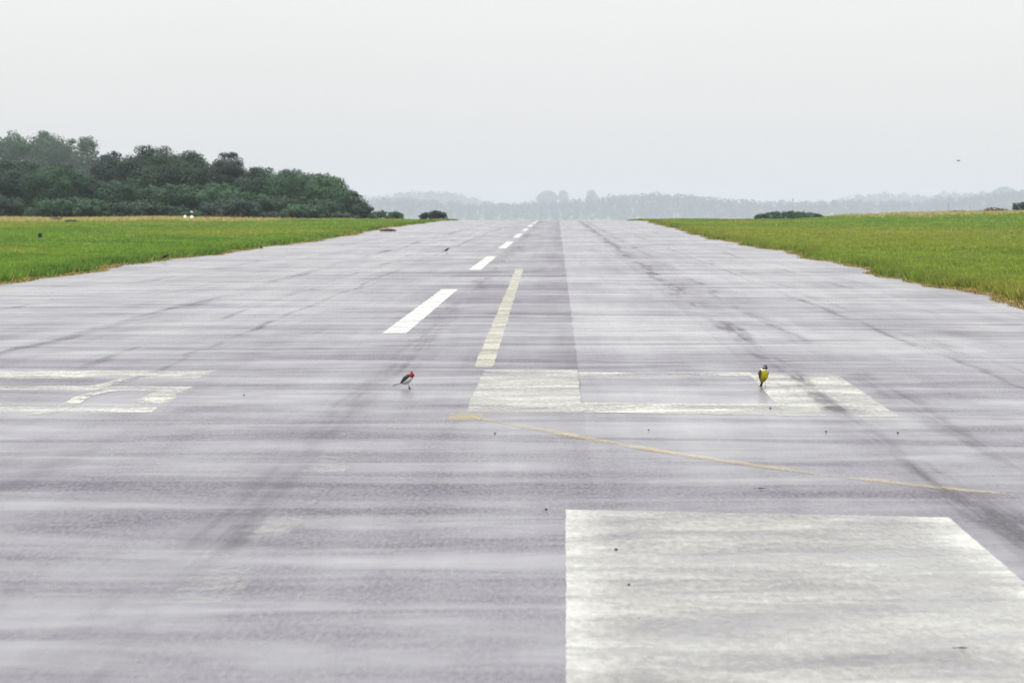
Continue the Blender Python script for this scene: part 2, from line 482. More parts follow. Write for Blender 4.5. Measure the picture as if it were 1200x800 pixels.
# ------------------------------------------------------------------ grass
def grass(name, X, Y, H, W, C, label, cat, blades=4, parent=None, on_asphalt=False):
    n = len(X); Zb = (prof(Y) if on_asphalt else ground_z(X, Y)) - .01
    V = np.zeros((n, blades, 3, 3), dtype=np.float32); Cc = np.zeros((n, blades, 3, 4), dtype=np.float32)
    for b in range(blades):
        an = rng.uniform(0, 2 * np.pi, n); ln = rng.uniform(.1, .75, n) * H
        ox = rng.normal(0, .5, n) * W * 2; oy = rng.normal(0, .5, n) * W * 2
        h = H * rng.uniform(.55, 1.1, n); w = W * rng.uniform(.6, 1.3, n)
        fa = rng.uniform(0, 2 * np.pi, n)
        bx, by = X + ox, Y + oy
        V[:, b, 0] = np.stack([bx - np.cos(fa) * w / 2, by - np.sin(fa) * w / 2, Zb], 1)
        V[:, b, 1] = np.stack([bx + np.cos(fa) * w / 2, by + np.sin(fa) * w / 2, Zb], 1)
        V[:, b, 2] = np.stack([bx + np.cos(an) * ln, by + np.sin(an) * ln, Zb + h], 1)
        cb = C * rng.uniform(.75, 1.25, (n, 1))
        Cc[:, b, :, :3] = cb[:, None, :]; Cc[..., 3] = 1
    F = np.arange(n * blades * 3).reshape(-1, 3)
    me = mesh_np(name, V.reshape(-1, 3), F, [M_GRASS])
    ca = me.color_attributes.new('col', 'FLOAT_COLOR', 'POINT')
    ca.data.foreach_set('color', Cc.reshape(-1, 4).ravel())
    o = link(name, me, parent)
    return tag(o, label, cat, kind='stuff')

def vnoise(x, y, s, seed):
    g = np.random.default_rng(seed).random((64, 64))
    u, v = x * s, y * s
    i, j = np.floor(u).astype(int), np.floor(v).astype(int)
    fu, fv = sstep(u - i), sstep(v - j)
    a = g[i % 64, j % 64]; b = g[(i + 1) % 64, j % 64]; c = g[i % 64, (j + 1) % 64]; d = g[(i + 1) % 64, (j + 1) % 64]
    return (a * (1 - fu) + b * fu) * (1 - fv) + (c * (1 - fu) + d * fu) * fv

GREEN, LIME, OLIVE, TAN, STRAW, BROWN = [np.array(c) for c in ((.062, .165, .011), (.145, .26, .016), (.24, .255, .03), (.40, .34, .12), (.42, .32, .13), (.14, .075, .025))]
def vwid(y, side):
    p = vnoise(y * 1.0, y * 0 + side * 5 + 40, .16, 77)
    q = vnoise(y * 1.0, y * 0 + side * 5 + 20, .7, 78)
    return np.clip((p - .15) * .9 + (q - .5) * .35, .10, .95)
def field(side, n):
    u = rng.random(n)
    y = 45 * (440 / 45) ** u                                  # density falls as 1/d
    far = (653 + 90) / FPX * y if side < 0 else (547 + 90) / FPX * y
    e = edge_l(y) if side < 0 else edge_r(y)
    wdt = np.maximum(far - np.abs(e), 3.0) + 2
    q = rng.random(n)
    off = wdt * q
    k = rng.random(n) < .16
    off = np.where(k, rng.random(n) ** 1.3 * 1.6, off)        # thicker towards the edge of the asphalt
    vw_ = vwid(y, side) * .8
    x = e - vw_ - off if side < 0 else e + vw_ + off
    x = x + rng.normal(0, .06, n)
    keep = rng.random(n) < 1.0
    m1 = vnoise(x + 300, y * .35, .10, 3 + side); m2 = vnoise(x + 300, y, .35, 9 + side); m3 = vnoise(x + 300, y * .3, .035, 20 + side)
    C = GREEN + (LIME - GREEN) * np.clip(m2 * 1.3 - .1 + rng.normal(0, .15, n), 0, 1)[:, None]
    ol = np.clip((m1 - .55) * 3.2, 0, 1) * .75 + np.clip((m3 - .5) * 3, 0, 1) * .65
    C = C + (OLIVE - C) * np.clip(ol + rng.normal(0, .12, n), 0, 1)[:, None]
    m4 = vnoise(x + 300, y * .6, 1.1, 55)
    H = .05 + .07 * m2 + .10 * np.clip(m4 - .35, 0, 1) ** 1.2 + .04 * rng.random(n)
    tuft = sstep((.9 - off) / .8)
    H = H + tuft * (.07 + .06 * vnoise(x + 300, y, 1.2, 31))
    C = C * (1 - .18 * tuft[:, None]) 
    # dry tall grass at the back of the fields
    if side < 0:
        dry = sstep((y - 285) / 60) * sstep((-x - 26) / 14)
    else:
        dry = sstep((y - 300) / 70) * sstep((x - 31) / 12)
    isd = rng.random(n) < dry * (.92 if side < 0 else .75)
    C[isd] = (TAN * rng.uniform(.75, 1.1, (n, 1)))[isd]
    H = np.where(isd, .20 + .18 * rng.random(n), H)
    sc = np.random.default_rng(5).random(n) < .03
    C[sc] = (STRAW * .8)[None, :]
    W = .020 + .00030 * y * rng.uniform(.6, 1.4, n)
    return x[keep], y[keep], H[keep], W[keep], C[keep]
grass('grass_field', *field(-1, 128000), 'bright green grass field left of the wet runway', 'grass')
grass('grass_field', *field(1, 128000), 'bright green grass field right of the wet runway rising to a tan bank', 'grass')

def verge(side, n):
    u = rng.random(n); y = 50 * (330 / 50) ** u
    e = edge_l(y) if side < 0 else edge_r(y)
    wd = vwid(y, side)
    off = rng.random(n) * wd - .10
    x = e - off if side < 0 else e + off
    q = rng.random(n)
    C = np.where((q < .55)[:, None], STRAW * .9, np.where((q < .85)[:, None], BROWN, OLIVE))
    C = C * rng.uniform(.7, 1.15, (n, 1))
    return x, y, .02 + .05 * rng.random(n), .03 + .0003 * y, C
grass('dry_grass_verge', *verge(-1, 24000), 'straw brown dead grass and soil along the left edge of the asphalt', 'dry grass', 3)
grass('dry_grass_verge', *verge(1, 24000), 'straw brown dead grass and soil along the right edge of the asphalt', 'dry grass', 3)

# ------------------------------------------------------------------ trees and shrubs
def leaf_cloud(lobes, size, dens, colours, seed, flat=1.0):
    """small leaf faces over the shells of many lobes; lobes = (centre, (rx,ry,rz))"""
    g = np.random.default_rng(seed)
    VV, CC = [], []
    for (c, r) in lobes:
        r = np.array(r); area = 4 * np.pi * (np.prod(r) ** (2 / 3))
        n = max(12, int(dens * area / (size * size)))
        d = g.normal(size=(n, 3)); d /= np.linalg.norm(d, axis=1, keepdims=True)
        sh = 1 - np.abs(g.normal(0, .20, n))
        sh = np.where(g.random(n) < .06, 1 + g.random(n) * .15, sh)
        p = np.array(c) + d * r * sh[:, None]
        nrm = d / r; nrm /= np.linalg.norm(nrm, axis=1, keepdims=True)
        nrm = nrm + g.normal(0, .26, (n, 3)); nrm /= np.linalg.norm(nrm, axis=1, keepdims=True)
        ref = g.normal(size=(n, 3))
        a = np.cross(nrm, ref); a /= np.linalg.norm(a, axis=1, keepdims=True)
        b = np.cross(nrm, a)
        s = size * g.uniform(.55, 1.25, n)[:, None]
        q = np.stack([p - a * s * .55, p - b * s * .33, p + a * s * .6, p + b * s * .33], 1)
        VV.append(q)
        base = colours[g.integers(len(colours))] * g.uniform(.8, 1.25)
        cc = base * g.uniform(.82, 1.18, (n, 1))
        CC.append(np.repeat(cc[:, None, :], 4, 1))
    V = np.concatenate(VV).reshape(-1, 3); C = np.concatenate(CC).reshape(-1, 3)
    return V, C
def leaf_mesh(name, lobes, size, dens, colours, seed, mat=None):
    V, C = leaf_cloud(lobes, size, dens, colours, seed)
    me = mesh_np(name, V, np.arange(len(V)).reshape(-1, 4), [mat or M_LEAF])
    ca = me.color_attributes.new('col', 'FLOAT_COLOR', 'POINT')
    ca.data.foreach_set('color', np.concatenate([C, np.ones((len(C), 1))], 1).astype(np.float32).ravel())
    return me

DARK = [np.array(c) for c in ((.014, .038, .018), (.020, .050, .020), (.012, .032, .022))]
MID = [np.array(c) for c in ((.021, .062, .024), (.031, .076, .028), (.016, .050, .024))]
BRIGHT = [np.array(c) for c in ((.042, .100, .034), (.036, .086, .034))]
DUSK = [np.array(c) for c in ((.014, .032, .022), (.018, .038, .026))]

def tree(name, label, base, h, w, pal, seed, size=.235, skirt=.15, group=None, cat='tree', dens=1.3, nl=None, trunk=True, sprigs=1.0, dome=False):
    """tapered trunk with limbs and a crown of many uneven leaf lobes; skirt = height fraction where the crown starts"""
    g = np.random.default_rng(seed)
    root = empty(name, base)
    cz0 = h * skirt; ch = h - cz0
    lobes = []
    n = nl or int(10 + w * 1.3)
    for i in range(n):
        d = g.normal(size=3); d /= np.linalg.norm(d)
        rr = g.uniform(.15, .30) * min(w, ch) * 1.2
        f = g.uniform(.45, .95) ** .6
        px, py = d[0] * (w / 2 - rr * .8) * f, d[1] * (w / 2 - rr * .8) * f
        up = cz0 + ch / 2 + d[2] * (ch / 2 - rr * .85) * f
        if dome:
            rr = h * g.uniform(.16, .28); px = g.uniform(-1, 1) * (w / 2 - rr); py = g.uniform(-.5, .5) * (w / 2 - rr)
            up = max(rr * .5, (h - rr) * math.sqrt(max(0.05, 1 - (2 * px / w) ** 2)) * g.uniform(.0, 1.0) ** .6)
        lobes.append(((px, py, max(up, rr * (1.1 if skirt > .25 else .5))), (rr * g.uniform(.9, 1.35), rr * g.uniform(.9, 1.35), rr * g.uniform(.65, .95))))
    if dome: lobes.append(((0, 0, h * .22), (w * .44, w * .2, h * .58)))
    if not dome: lobes.append(((0, 0, cz0 + ch * .5), (w * .36, w * .36, ch * .40)))
    for i in range(0 if dome else int(w * 1.6 * max(0, 1 - skirt * 3))):           # full foliage down to the ground on an open side
        an = g.uniform(0, 2 * np.pi); rr = g.uniform(.10, .16) * min(w, ch) * 1.2
        rad = w / 2 - rr
        lobes.append(((math.cos(an) * rad, math.sin(an) * rad, rr * g.uniform(.3, 2.2)), (rr * 1.25, rr * 1.25, rr)))
    for i in range(int(16 * sprigs)):                               # small clumps that break the outline
        d = g.normal(size=3); d[2] = abs(d[2]) + .25; d /= np.linalg.norm(d)
        rr = min(w, ch) * g.uniform(.06, .11)
        lobes.append(((d[0] * (w / 2 - rr * 1.7), d[1] * (w / 2 - rr * 1.7), cz0 + ch / 2 + d[2] * (ch / 2 - rr * 1.15)), (rr * 1.4, rr * 1.4, rr)))
    crown = link('crown', leaf_mesh('crown', lobes, size, dens, pal, seed), root)
    if trunk:
        mb = MB(); r0 = max(.06, h * .022)
        lean = g.uniform(-.04, .04) * h
        pts = [(0, 0, -.3), (lean * .3, 0, h * .2), (lean * .6, .03 * h, h * .45), (lean, .02 * h, h * .75)]
        mb.tube(pts, [r0 * 1.25, r0, r0 * .7, r0 * .25], 8)
        for k in range(6):
            t = lobes[int(g.integers(n))][0]; q = g.uniform(.15, .5)
            s = Vector((lean * q, .02 * h, h * q)); e = Vector(t)
            m = s.lerp(e, .5) + Vector((0, 0, .04 * h))
            mb.tube([s, m, e], [r0 * .5, r0 * .35, r0 * .12], 6)
        mb.build('trunk', M_BARK, root, smooth=True)
    return tag(root, label, cat, group)

def onground(px, d):
    x = (px - 653) / FPX * d
    return Vector((x, d, float(ground_z(np.array([x]), np.array([d]))[0]) - .05))
def tree_px(name, label, px, top, wpx, d, pal, seed, **k):
    b = onground(px, d)
    ztop = CAM_H - (top - 240) / FPX * d
    return tree(name, label, b, ztop - b.z, wpx / FPX * d, pal, seed, **k)

G1 = 'trees of the dark wood left of the runway'
wood = [  # px, top, width px, distance, palette, label
    (-45, 186, 95, 405, MID, 'dark green tree of the wood cut off by the left picture edge'),
    (20, 186, 80, 404, DARK, 'rounded dark tree at the far left of the wood, below the pale misty trees'),
    (66, 188, 62, 398, MID, 'broad green tree second from the left in the wood, front row'),
    (104, 205, 50, 402, DARK, 'low dark tree filling the dip in the wood outline'),
    (131, 176, 42, 418, DUSK, 'narrow blackish tree rising at the right of the dip in the wood'),
    (178, 167, 74, 410, DARK, 'tallest broad dark tree at the top of the wood'),
    (150, 208, 62, 396, MID, 'mid green lower tree in front of the tallest tree of the wood'),
    (222, 175, 56, 408, DARK, 'dark tree just right of the tallest tree in the wood'),
    (205, 213, 60, 394, MID, 'rounded green tree low in the middle of the wood front'),
    (268, 176, 40, 412, DUSK, 'spiky topped dark tree right of the middle of the wood'),
    (252, 212, 58, 395, BRIGHT, 'lighter green rounded tree in front of the spiky topped tree'),
    (303, 192, 48, 406, DARK, 'dark sloping tree right of the spiky topped tree'),
    (288, 222, 50, 394, MID, 'low green tree before the sloping tree in the wood'),
    (348, 195, 66, 404, MID, 'wide green tree in the right half of the wood'),
    (333, 226, 50, 393, DARK, 'low dark tree at the foot of the wide green tree'),
    (384, 202, 46, 402, BRIGHT, 'brighter green tree near the right end of the wood'),
    (374, 232, 46, 393, MID, 'low leafy tree in front of the brighter green tree'),
    (408, 222, 34, 402, DARK, 'small dark tree, next to last at the right end of the wood'),
    (422, 236, 26, 400, DARK, 'smallest dark tree ending the wood on the right'),
]
for i, (px, top, wpx, d, pal, lab) in enumerate(wood):
    tree_px('broadleaf_tree', lab, px, top, wpx * 1.36, d, pal, 100 + i, skirt=.05, group=G1)
# scrub along the foot of the wood
G2 = 'shrubs along the foot of the wood'
names = ['leftmost', 'second', 'third', 'fourth', 'fifth', 'sixth', 'seventh', 'eighth', 'ninth', 'tenth']
for i, (px, top, wpx) in enumerate(((-12, 226, 60), (38, 246, 40), (86, 228, 60), (124, 247, 40), (166, 232, 56), (228, 246, 40), (270, 230, 52), (318, 247, 36), (356, 238, 44), (398, 248, 30))):
    tree_px('shrub', names[i] + ' shrub from the left along the foot of the wood', px, top, wpx * 1.5, 388, [DARK, DARK, MID][i % 3], 300 + i, skirt=.0, group=G2, cat='shrub', size=.28, sprigs=0, nl=40, dens=1.9)  # mostly dark leaf colours, standing in for the low light at the wood's foot
# tall pale trees further back in the mist
G3 = 'misty tall trees behind the wood'
for i, (px, top, wpx, lab) in enumerate((
        (14, 151, 44, 'leftmost tall pale tree rising through mist behind the wood'),
        (56, 150, 50, 'widest tall pale tree in mist behind the wood, second from left'),
        (82, 161, 34, 'faint tall tree in mist, third from left behind the wood'),
        (102, 156, 26, 'narrow faint tall tree in mist, rightmost of those behind the wood'),
        (-40, 160, 50, 'misty tall tree behind the wood beyond the left picture edge'))):
    tree_px('eucalyptus_tree', lab, px, top, wpx * 1.25, 950 + 60 * (i % 3), MID, 400 + i, skirt=.40, group=G3, size=.65, dens=.85)
# shrubs on the crest
tree_px('shrub', 'light green low shrub just right of the wood end', 452, 245.5, 46, 400, BRIGHT, 500, skirt=0, cat='shrub', size=.2, sprigs=0, nl=50, dens=2.0, dome=True)
tree_px('shrub', 'isolated dark rounded shrub on the crest left of the runway end', 508, 245, 36, 408, DUSK, 501, skirt=0, cat='shrub', size=.15, sprigs=0, dens=2.2, nl=45, dome=True)
tree_px('shrub', 'wide low green shrub alone on the crest right of the runway', 924, 246, 84, 405, MID, 502, skirt=0, cat='shrub', size=.2, sprigs=0, nl=120, dens=1.8, dome=True)
DRYP = [np.array(c) for c in ((.11, .07, .04), (.09, .065, .04))]
tree_px('shrub', 'low brown dry bush on the tan bank right of a thin post', 1121, 246, 34, 372, DRYP, 503, skirt=0, cat='shrub', size=.14, sprigs=0)
tree_px('shrub', 'brownish bush on the tan bank left of the dark bush at the right edge', 1164, 243, 34, 372, DRYP, 504, skirt=0, cat='shrub', size=.14, sprigs=1)
tree_px('shrub', 'dark grey green bush on the bank at the right picture edge', 1196, 236, 30, 378, DUSK, 505, skirt=0, cat='shrub', size=.16, sprigs=1)

# ------------------------------------------------------------------ far woodland in the mist
def woodland(d, prof_pts, step, hmin, seed, size):
    g = np.random.default_rng(seed); lobes = []
    pxs = np.arange(-300, 1500, step)
    tp = np.interp(pxs, [p[0] for p in prof_pts], [p[1] for p in prof_pts])
    for px, ty in zip(pxs, tp):
        for row in range(2):
            dd = d + row * 60 + g.uniform(-30, 30)
            ty2 = ty + g.normal(0, 1.1) + row * -.5
            x = (px + g.uniform(-step, step) * .5 - 653) / FPX * dd
            z0 = float(ground_z(np.array([x]), np.array([dd]))[0])
            zt = CAM_H - (ty2 - 240) / FPX * dd
            hh = max(zt - z0, hmin); r = step / FPX * dd * g.uniform(.6, 1.05)
            lobes.append(((x, dd, zt - r * .9), (r, r, r * .95)))
            zc_ = zt - r * 1.6
            while zc_ > z0 + r * .3:
                lobes.append(((x + g.normal(0, r * .4), dd - r * .3, zc_), (r * 1.1, r, r * 1.1))); zc_ -= r * 1.3
    return leaf_mesh('distant_woodland', lobes, size, .95, MID, seed)
w1 = link('distant_woodland', woodland(8400, [(-300, 240), (380, 236), (440, 234), (475, 231), (520, 236), (560, 239), (600, 238), (640, 236), (690, 233), (720, 229), (760, 226), (800, 228), (850, 233), (900, 236), (950, 236), (1000, 235), (1060, 236), (1100, 233), (1150, 228), (1200, 222), (1500, 224)], 7, 6, 61, 6.0))
tag(w1, 'hazy blue grey woodland on the skyline beyond the runway crest', 'woodland', kind='stuff')
w2 = link('distant_woodland', woodland(11800, [(-300, 232), (380, 232), (440, 230), (480, 224), (530, 225), (560, 234), (590, 240), (640, 238), (900, 240), (960, 237), (1000, 230), (1030, 227), (1080, 229), (1130, 226), (1500, 226)], 7, 6, 62, 8.6))
tag(w2, 'palest farthest woodland fading into the mist above the nearer hazy one', 'woodland', kind='stuff')
for i, (px, top, wpx, lab) in enumerate((
        (641, 222, 20, 'pair-topped hazy tree standing above the skyline left of centre'),
        (660, 221, 11, 'narrow hazy tree standing above the skyline right beside the pair-topped one'),
        (693, 221, 11, 'lone hazy tree on the skyline where the far ridge starts to rise'),
        (574, 236, 7, 'tiny hazy tree on the skyline left of the runway end'),
        (1176, 217, 24, 'large hazy tree on the skyline at the far right'))):
    tree_px('distant_tree', lab, px, top, wpx * 1.15, 10600, MID, 600 + i, skirt=.3, size=6.5, group='hazy trees standing out of the skyline', sprigs=0, dens=1.0)

# ------------------------------------------------------------------ birds
def ell(c, r, rot=None, nu=14, nv=10):
    V, F = [], []
    for i in range(nv + 1):
        ph = math.pi * i / nv
        for k in range(nu):
            th = 2 * math.pi * k / nu
            p = Vector((math.sin(ph) * math.cos(th) * r[0], math.sin(ph) * math.sin(th) * r[1], math.cos(ph) * r[2]))
            if rot is not None: p = rot @ p
            V.append(p + Vector(c))
    for i in range(nv):
        for k in range(nu):
            F.append((i * nu + k, i * nu + (k + 1) % nu, (i + 1) * nu + (k + 1) % nu, (i + 1) * nu + k))
    return V, F
def bird_mesh(name, comps, voxel, paint):
    """closed pieces grown together into one continuous skin, then feather colours by body region"""
    V, F = [], []
    for v, f in comps:
        b = len(V); V += [tuple(q) for q in v]; F += [tuple(b + i for i in t) for t in f]
    me = bpy.data.meshes.new(name + '_raw'); me.from_pydata(V, [], F); me.update()
    o = bpy.data.objects.new(name + '_raw', me); col.objects.link(o)
    m = o.modifiers.new('r', 'REMESH'); m.mode = 'VOXEL'; m.voxel_size = voxel
    s = o.modifiers.new('s', 'SMOOTH'); s.factor = .5; s.iterations = 2
    bpy.context.view_layer.update()
    dg = bpy.context.evaluated_depsgraph_get()
    ev = bpy.data.meshes.new_from_object(o.evaluated_get(dg))
    bpy.data.objects.remove(o); ev.name = name
    ev.materials.clear(); ev.materials.append(M_FEATH)
    for p in ev.polygons: p.use_smooth = True
    ca = ev.color_attributes.new('col', 'FLOAT_COLOR', 'POINT')
    for i, v in enumerate(ev.vertices):
        ca.data[i].color = (*paint(v.co), 1)
    return ev
def tubec(pts, rad, n=8, flat=1.0):
    m = MB().tube(pts, rad, n, True, flat); return m.v, m.f
def leg(hip, foot, r=.0028, back=.012, toe=.014):
    k = Vector(hip).lerp(Vector(foot), .45) + Vector((-.006, 0, 0))
    out = [tubec([hip, k, foot], [r * 2.2, r * 1.1, r], 6)]
    f = Vector(foot)
    for dx, dy in ((toe, 0), (toe * .85, toe * .45), (toe * .85, -toe * .45), (-back, 0)):
        out.append(tubec([f, f + Vector((dx, dy, -.0005))], [r, r * .7], 6))
    return out
def perched(hx, hz, pitch, blen, brad, tail, crest=False, beak=.016, headr=.017, bill_down=0.2):
    """bird facing +X with its feet at the origin. hx,hz head centre; pitch of the body axis"""
    c, s_ = math.cos(pitch), math.sin(pitch)
    ax = Vector((c, 0, s_)); bc = Vector((hx, 0, hz)) - ax * (blen * .52)
    up = Vector((-s_, 0, c))
    rear = bc - ax * blen * .52
    comps = []
    # body: breast, belly, rump in one lofted tube
    ts = [-.62, -.48, -.25, 0, .22, .40, .52]
    rs = [.28, .62, .95, 1.0, .92, .70, .58]
    comps.append(tubec([bc + ax * (blen * q) - up * (brad * .10 * (1 - abs(q))) for q in ts], [brad * r for r in rs], 16))
    comps.append(ell((hx, 0, hz), (headr * 1.08, headr * .95, headr)))
    comps.append(tubec([Vector((hx, 0, hz)), Vector((hx, 0, hz)) + Vector((headr + beak * .3, 0, -headr * .12)), Vector((hx + headr + beak, 0, hz - headr * bill_down))], [headr * .45, headr * .36, headr * .06], 8))
    if crest:
        comps.append(tubec([(hx + .004, 0, hz), (hx - .002, 0, hz + headr * 1.2), (hx - .006, 0, hz + headr * 2.0)], [headr * .8, headr * .5, headr * .1], 8))
    for sy in (-1, 1):                                              # folded wings along the flanks
        p0 = bc + ax * blen * .34 + up * brad * .35 + Vector((0, sy * brad * .66, 0))
        p1 = bc + up * brad * .38 + Vector((0, sy * brad * .86, 0))
        p2 = rear + up * brad * .18 + Vector((0, sy * brad * .38, 0))
        p3 = rear - ax * blen * .22 + up * brad * .08 + Vector((0, sy * brad * .12, 0))
        comps.append(tubec([p0, p1, p2, p3], [brad * .30, brad * .46, brad * .30, brad * .06], 10))
    ta, tl, tw = tail
    td = Vector((-math.cos(ta), 0, -math.sin(ta)))
    tp = [rear + ax * .01, rear + td * tl * .5, rear + td * tl]
    comps.append(tubec(tp, [tw * .6, tw * .8, tw], 10, .30))
    for sy in (-1, 1):
        comps += leg((bc.x * .6, sy * brad * .35, bc.z - brad * .45), (0, sy * brad * .42, .003))
    return comps, bc, ax, up, rear
def bird(name, label, me, loc, rz, group=None, scale=1.0):
    o = link(name, me, None, loc); o.rotation_euler = (0, 0, rz); o.scale = (scale,) * 3
    return tag(o, label, 'bird', group)

# red-headed grey and white bird, side on
comps, bc, ax, up, rear = perched(.019, .112, R(38), .094, .034, (R(20), .084, .0085), crest=True, beak=.013, headr=.0175, bill_down=.5)
def paint_red(p, bc=bc, ax=ax, up=up):
    q = Vector(p) - bc; a, u = q.dot(ax), q.dot(up)
    if p.z < .022 and abs(p.x) < .03: return (.03, .028, .03)
    if p.x > .042 and p.z < .119 and p.z > .092: return (.45, .42, .38)
    if p.z > .094 and a > .030: return (.17, .012, .009)
    if a > .022 and p.x > .024 and p.z > .074: return (.16, .014, .012)
    if a < -.056: return (.022, .022, .026)
    if u > .004 + .10 * max(a, 0) or (u > -.003 and abs(p.y) > .018 and a < .03): return (.035, .035, .042)
    return (.46, .44, .42)
bird('red_crested_bird', 'small bird with red crested head, grey back and white belly on wet asphalt', bird_mesh('red_crested_bird', comps, .0018, paint_red), gnd(480, 455.5), R(-8), scale=1.14)

# yellow-breasted bird facing the camera
comps, bc2, ax2, up2, rear2 = perched(.034, .160, R(62), .118, .037, (R(48), .072, .013), beak=.022, headr=.0235, bill_down=.2)
def paint_yel(p, bc=bc2, ax=ax2, up=up2):
    q = Vector(p) - bc; a, u = q.dot(ax), q.dot(up)
    hx, hz = .034, .160
    if p.z < .036 and abs(p.x) < .03 and u < 0: return (.03, .026, .022)
    if p.z > hz - .024 and a > .038:
        if p.x > hx + .022 and abs(p.y) < .009: return (.012, .012, .012)
        if p.z > hz + .010: return (.02, .018, .016)
        if p.z > hz + .0055: return (.50, .48, .43)
        if p.z > hz - .009: return (.018, .016, .015)
        return (.62, .60, .55)
    if a < -.066: return (.045, .030, .018)
    if abs(p.y) > .0305 or u > .014: return (.070, .048, .022)
    return (.36, .33, .012) if p.z > .075 else (.26, .22, .02)
bird('yellow_breasted_bird', 'upright yellow breasted bird with black and white head beside the white marking', bird_mesh('yellow_breasted_bird', comps, .0018, paint_yel), gnd(895, 453), R(-72), scale=1.12)

# dark field birds, and the same kind further off
comps, bc3, ax3, up3, rear3 = perched(.045, .178, R(38), .135, .036, (R(24), .085, .013), beak=.022, headr=.021)
def paint_dark(p, bc=bc3, ax=ax3, up=up3):
    q = Vector(p) - bc; u = q.dot(up)
    if p.z > .15: return (.06, .042, .035)
    return (.018, .014, .013) if u > -.018 else (.10, .085, .075)
dark_me = bird_mesh('dark_bird', comps, .003, paint_dark)
bird('dark_bird', 'small dark bird alone on the wet runway far beyond the red headed one', dark_me, gnd(524, 297), R(-12))
e1 = gnd(188, 307.5)
bird('dark_bird', 'black bird at the left asphalt edge, the nearer of two there', dark_me, Vector((e1.x + .15, e1.y, .02)), R(20), 'dark birds at the left edge of the runway', 1.25)
e2 = gnd(299, 294)
bird('dark_bird', 'black bird at the left asphalt edge, the farther of two there', dark_me, Vector((e2.x + .2, e2.y, .02)), R(160), 'dark birds at the left edge of the runway', 1.0)
# birds in flight: spread wings
def flying():
    comps = [tubec([(-.085, 0, 0), (-.05, 0, 0), (0, 0, .002), (.045, 0, .004), (.075, 0, .006), (.10, 0, .004)], [.008, .016, .026, .024, .016, .003], 12)]
    comps.append(tubec([(-.07, 0, 0), (-.14, 0, -.002)], [.010, .022], 8, .25))
    for s in (-1, 1):
        comps.append(tubec([(.03, 0, .01), (.035, s * .07, .03), (.012, s * .13, .034), (-.03, s * .19, .022)], [.030, .030, .022, .006], 10, .28))
    return comps
fly_me = bird_mesh('flying_bird', flying(), .004, lambda p: (.03, .028, .028))
G5 = 'birds in flight against the grey sky'
bird('flying_bird', 'dark bird gliding in the grey sky over the right-hand field', fly_me, at(1123, 188.5, 150), R(35), G5, .85)
bird('flying_bird', 'faint speck of a bird in the sky left of the gliding bird', fly_me, at(1010, 183, 420), R(80), G5, .55)
bird('flying_bird', 'tiny speck of a bird high in the sky left of centre', fly_me, at(386, 38, 380), R(-30), G5, .5)
bird('flying_bird', 'pale tiny speck of a bird in the sky right of centre', fly_me, at(731, 108, 520), R(10), G5, .5)

# ------------------------------------------------------------------ small things in the fields
b = gnd(47, 281, .12)
mk = empty('edge_marker', (b.x, b.y, float(ground_z(np.array([b.x]), np.array([b.y]))[0])))
MB().box((0, 0, .17), (.17, .12, .20)).build('marker_head', M_BLACK, mk, bevel=.02)
MB().tube([(0, 0, -.1), (0, 0, .09)], .015, 8).build('stake', M_BLACK, mk)
tag(mk, 'small black square marker standing in the left grass field', 'marker')

d = 338
for px, w_, lab in ((216.5, .36, 'left of two low white stones before the wood'), (224.5, .42, 'right of two low white stones before the wood, under a perched bird')):
    p = onground(px, d); mb = MB()
    v, f = ell((0, 0, .12), (w_ / 2, .16, .26), None, 12, 8)
    mb.v += [q * (1 + .06 * math.sin(i * 2.1)) for i, q in enumerate(v)]; mb.f += f
    o = mb.build('boundary_stone', M_MARK, None, (p.x, p.y, p.z + .12), True)
    tag(o, lab, 'stone', 'low white stones before the wood')
p = onground(224.5, d)
comps, bc4, ax4, up4, rear4 = perched(.10, .52, R(55), .36, .11, (R(40), .2, .035), beak=.05, headr=.07)
def paint_lap(p):
    return (.02, .02, .022) if p.z > .50 else ((.5, .5, .5) if p.z > .30 else (.05, .05, .05))
bird('black_headed_bird', 'grey bird with black head perched on the right white stone before the wood', bird_mesh('black_headed_bird', comps, .012, paint_lap), (p.x, p.y, p.z + .46), R(200))
# short rusty posts with a rail
fp = empty('rusty_fence', onground(260, 345))
base = onground(260, 345)
for k, px in enumerate((241.5, 249.5, 259, 270.5, 275.5, 282)):
    q = onground(px, 345) - base
    MB().tube([q + Vector((0, 0, -.2)), q + Vector((.02 * (-1) ** k, 0, .62 + .12 * (k % 3)))], .035, 8).build('post', M_RUST, fp)
q0, q1 = onground(241.5, 345) - base, onground(282, 345) - base
MB().tube([q0 + Vector((0, -.04, .5)), q0.lerp(q1, .5) + Vector((0, -.04, .44)), q1 + Vector((0, -.04, .5))], .012, 6).build('wire', M_RUST, fp)
tag(fp, 'row of short rusty posts in tan grass before the wood', 'fence')
# fallen log with an upright stub
lg = empty('fallen_log', onground(66, 318))
MB().tube([(-.50, 0, .22), (-.1, .02, .26), (.3, .0, .24), (.55, .03, .20)], [.10, .12, .10, .06], 9).build('stem', M_LOG, lg, smooth=True)
MB().tube([(-.50, .02, -.1), (-.53, .02, .25), (-.56, .0, .62)], [.08, .07, .04], 8).build('stub', M_BARK, lg, smooth=True)
MB().tube([(.2, .0, .25), (.42, -.05, .36), (.6, -.06, .40)], [.04, .03, .012], 7).build('branch', M_LOG, lg, smooth=True)
tag(lg, 'brown fallen log with dark stub on the tan strip before the wood', 'log')
p = onground(82, 268)
tree('shrub', 'small dark green weed clump in the left field near the fallen log', p, .38, 1.2, MID, 520, size=.10, skirt=0, cat='shrub', sprigs=0, nl=12, trunk=True)
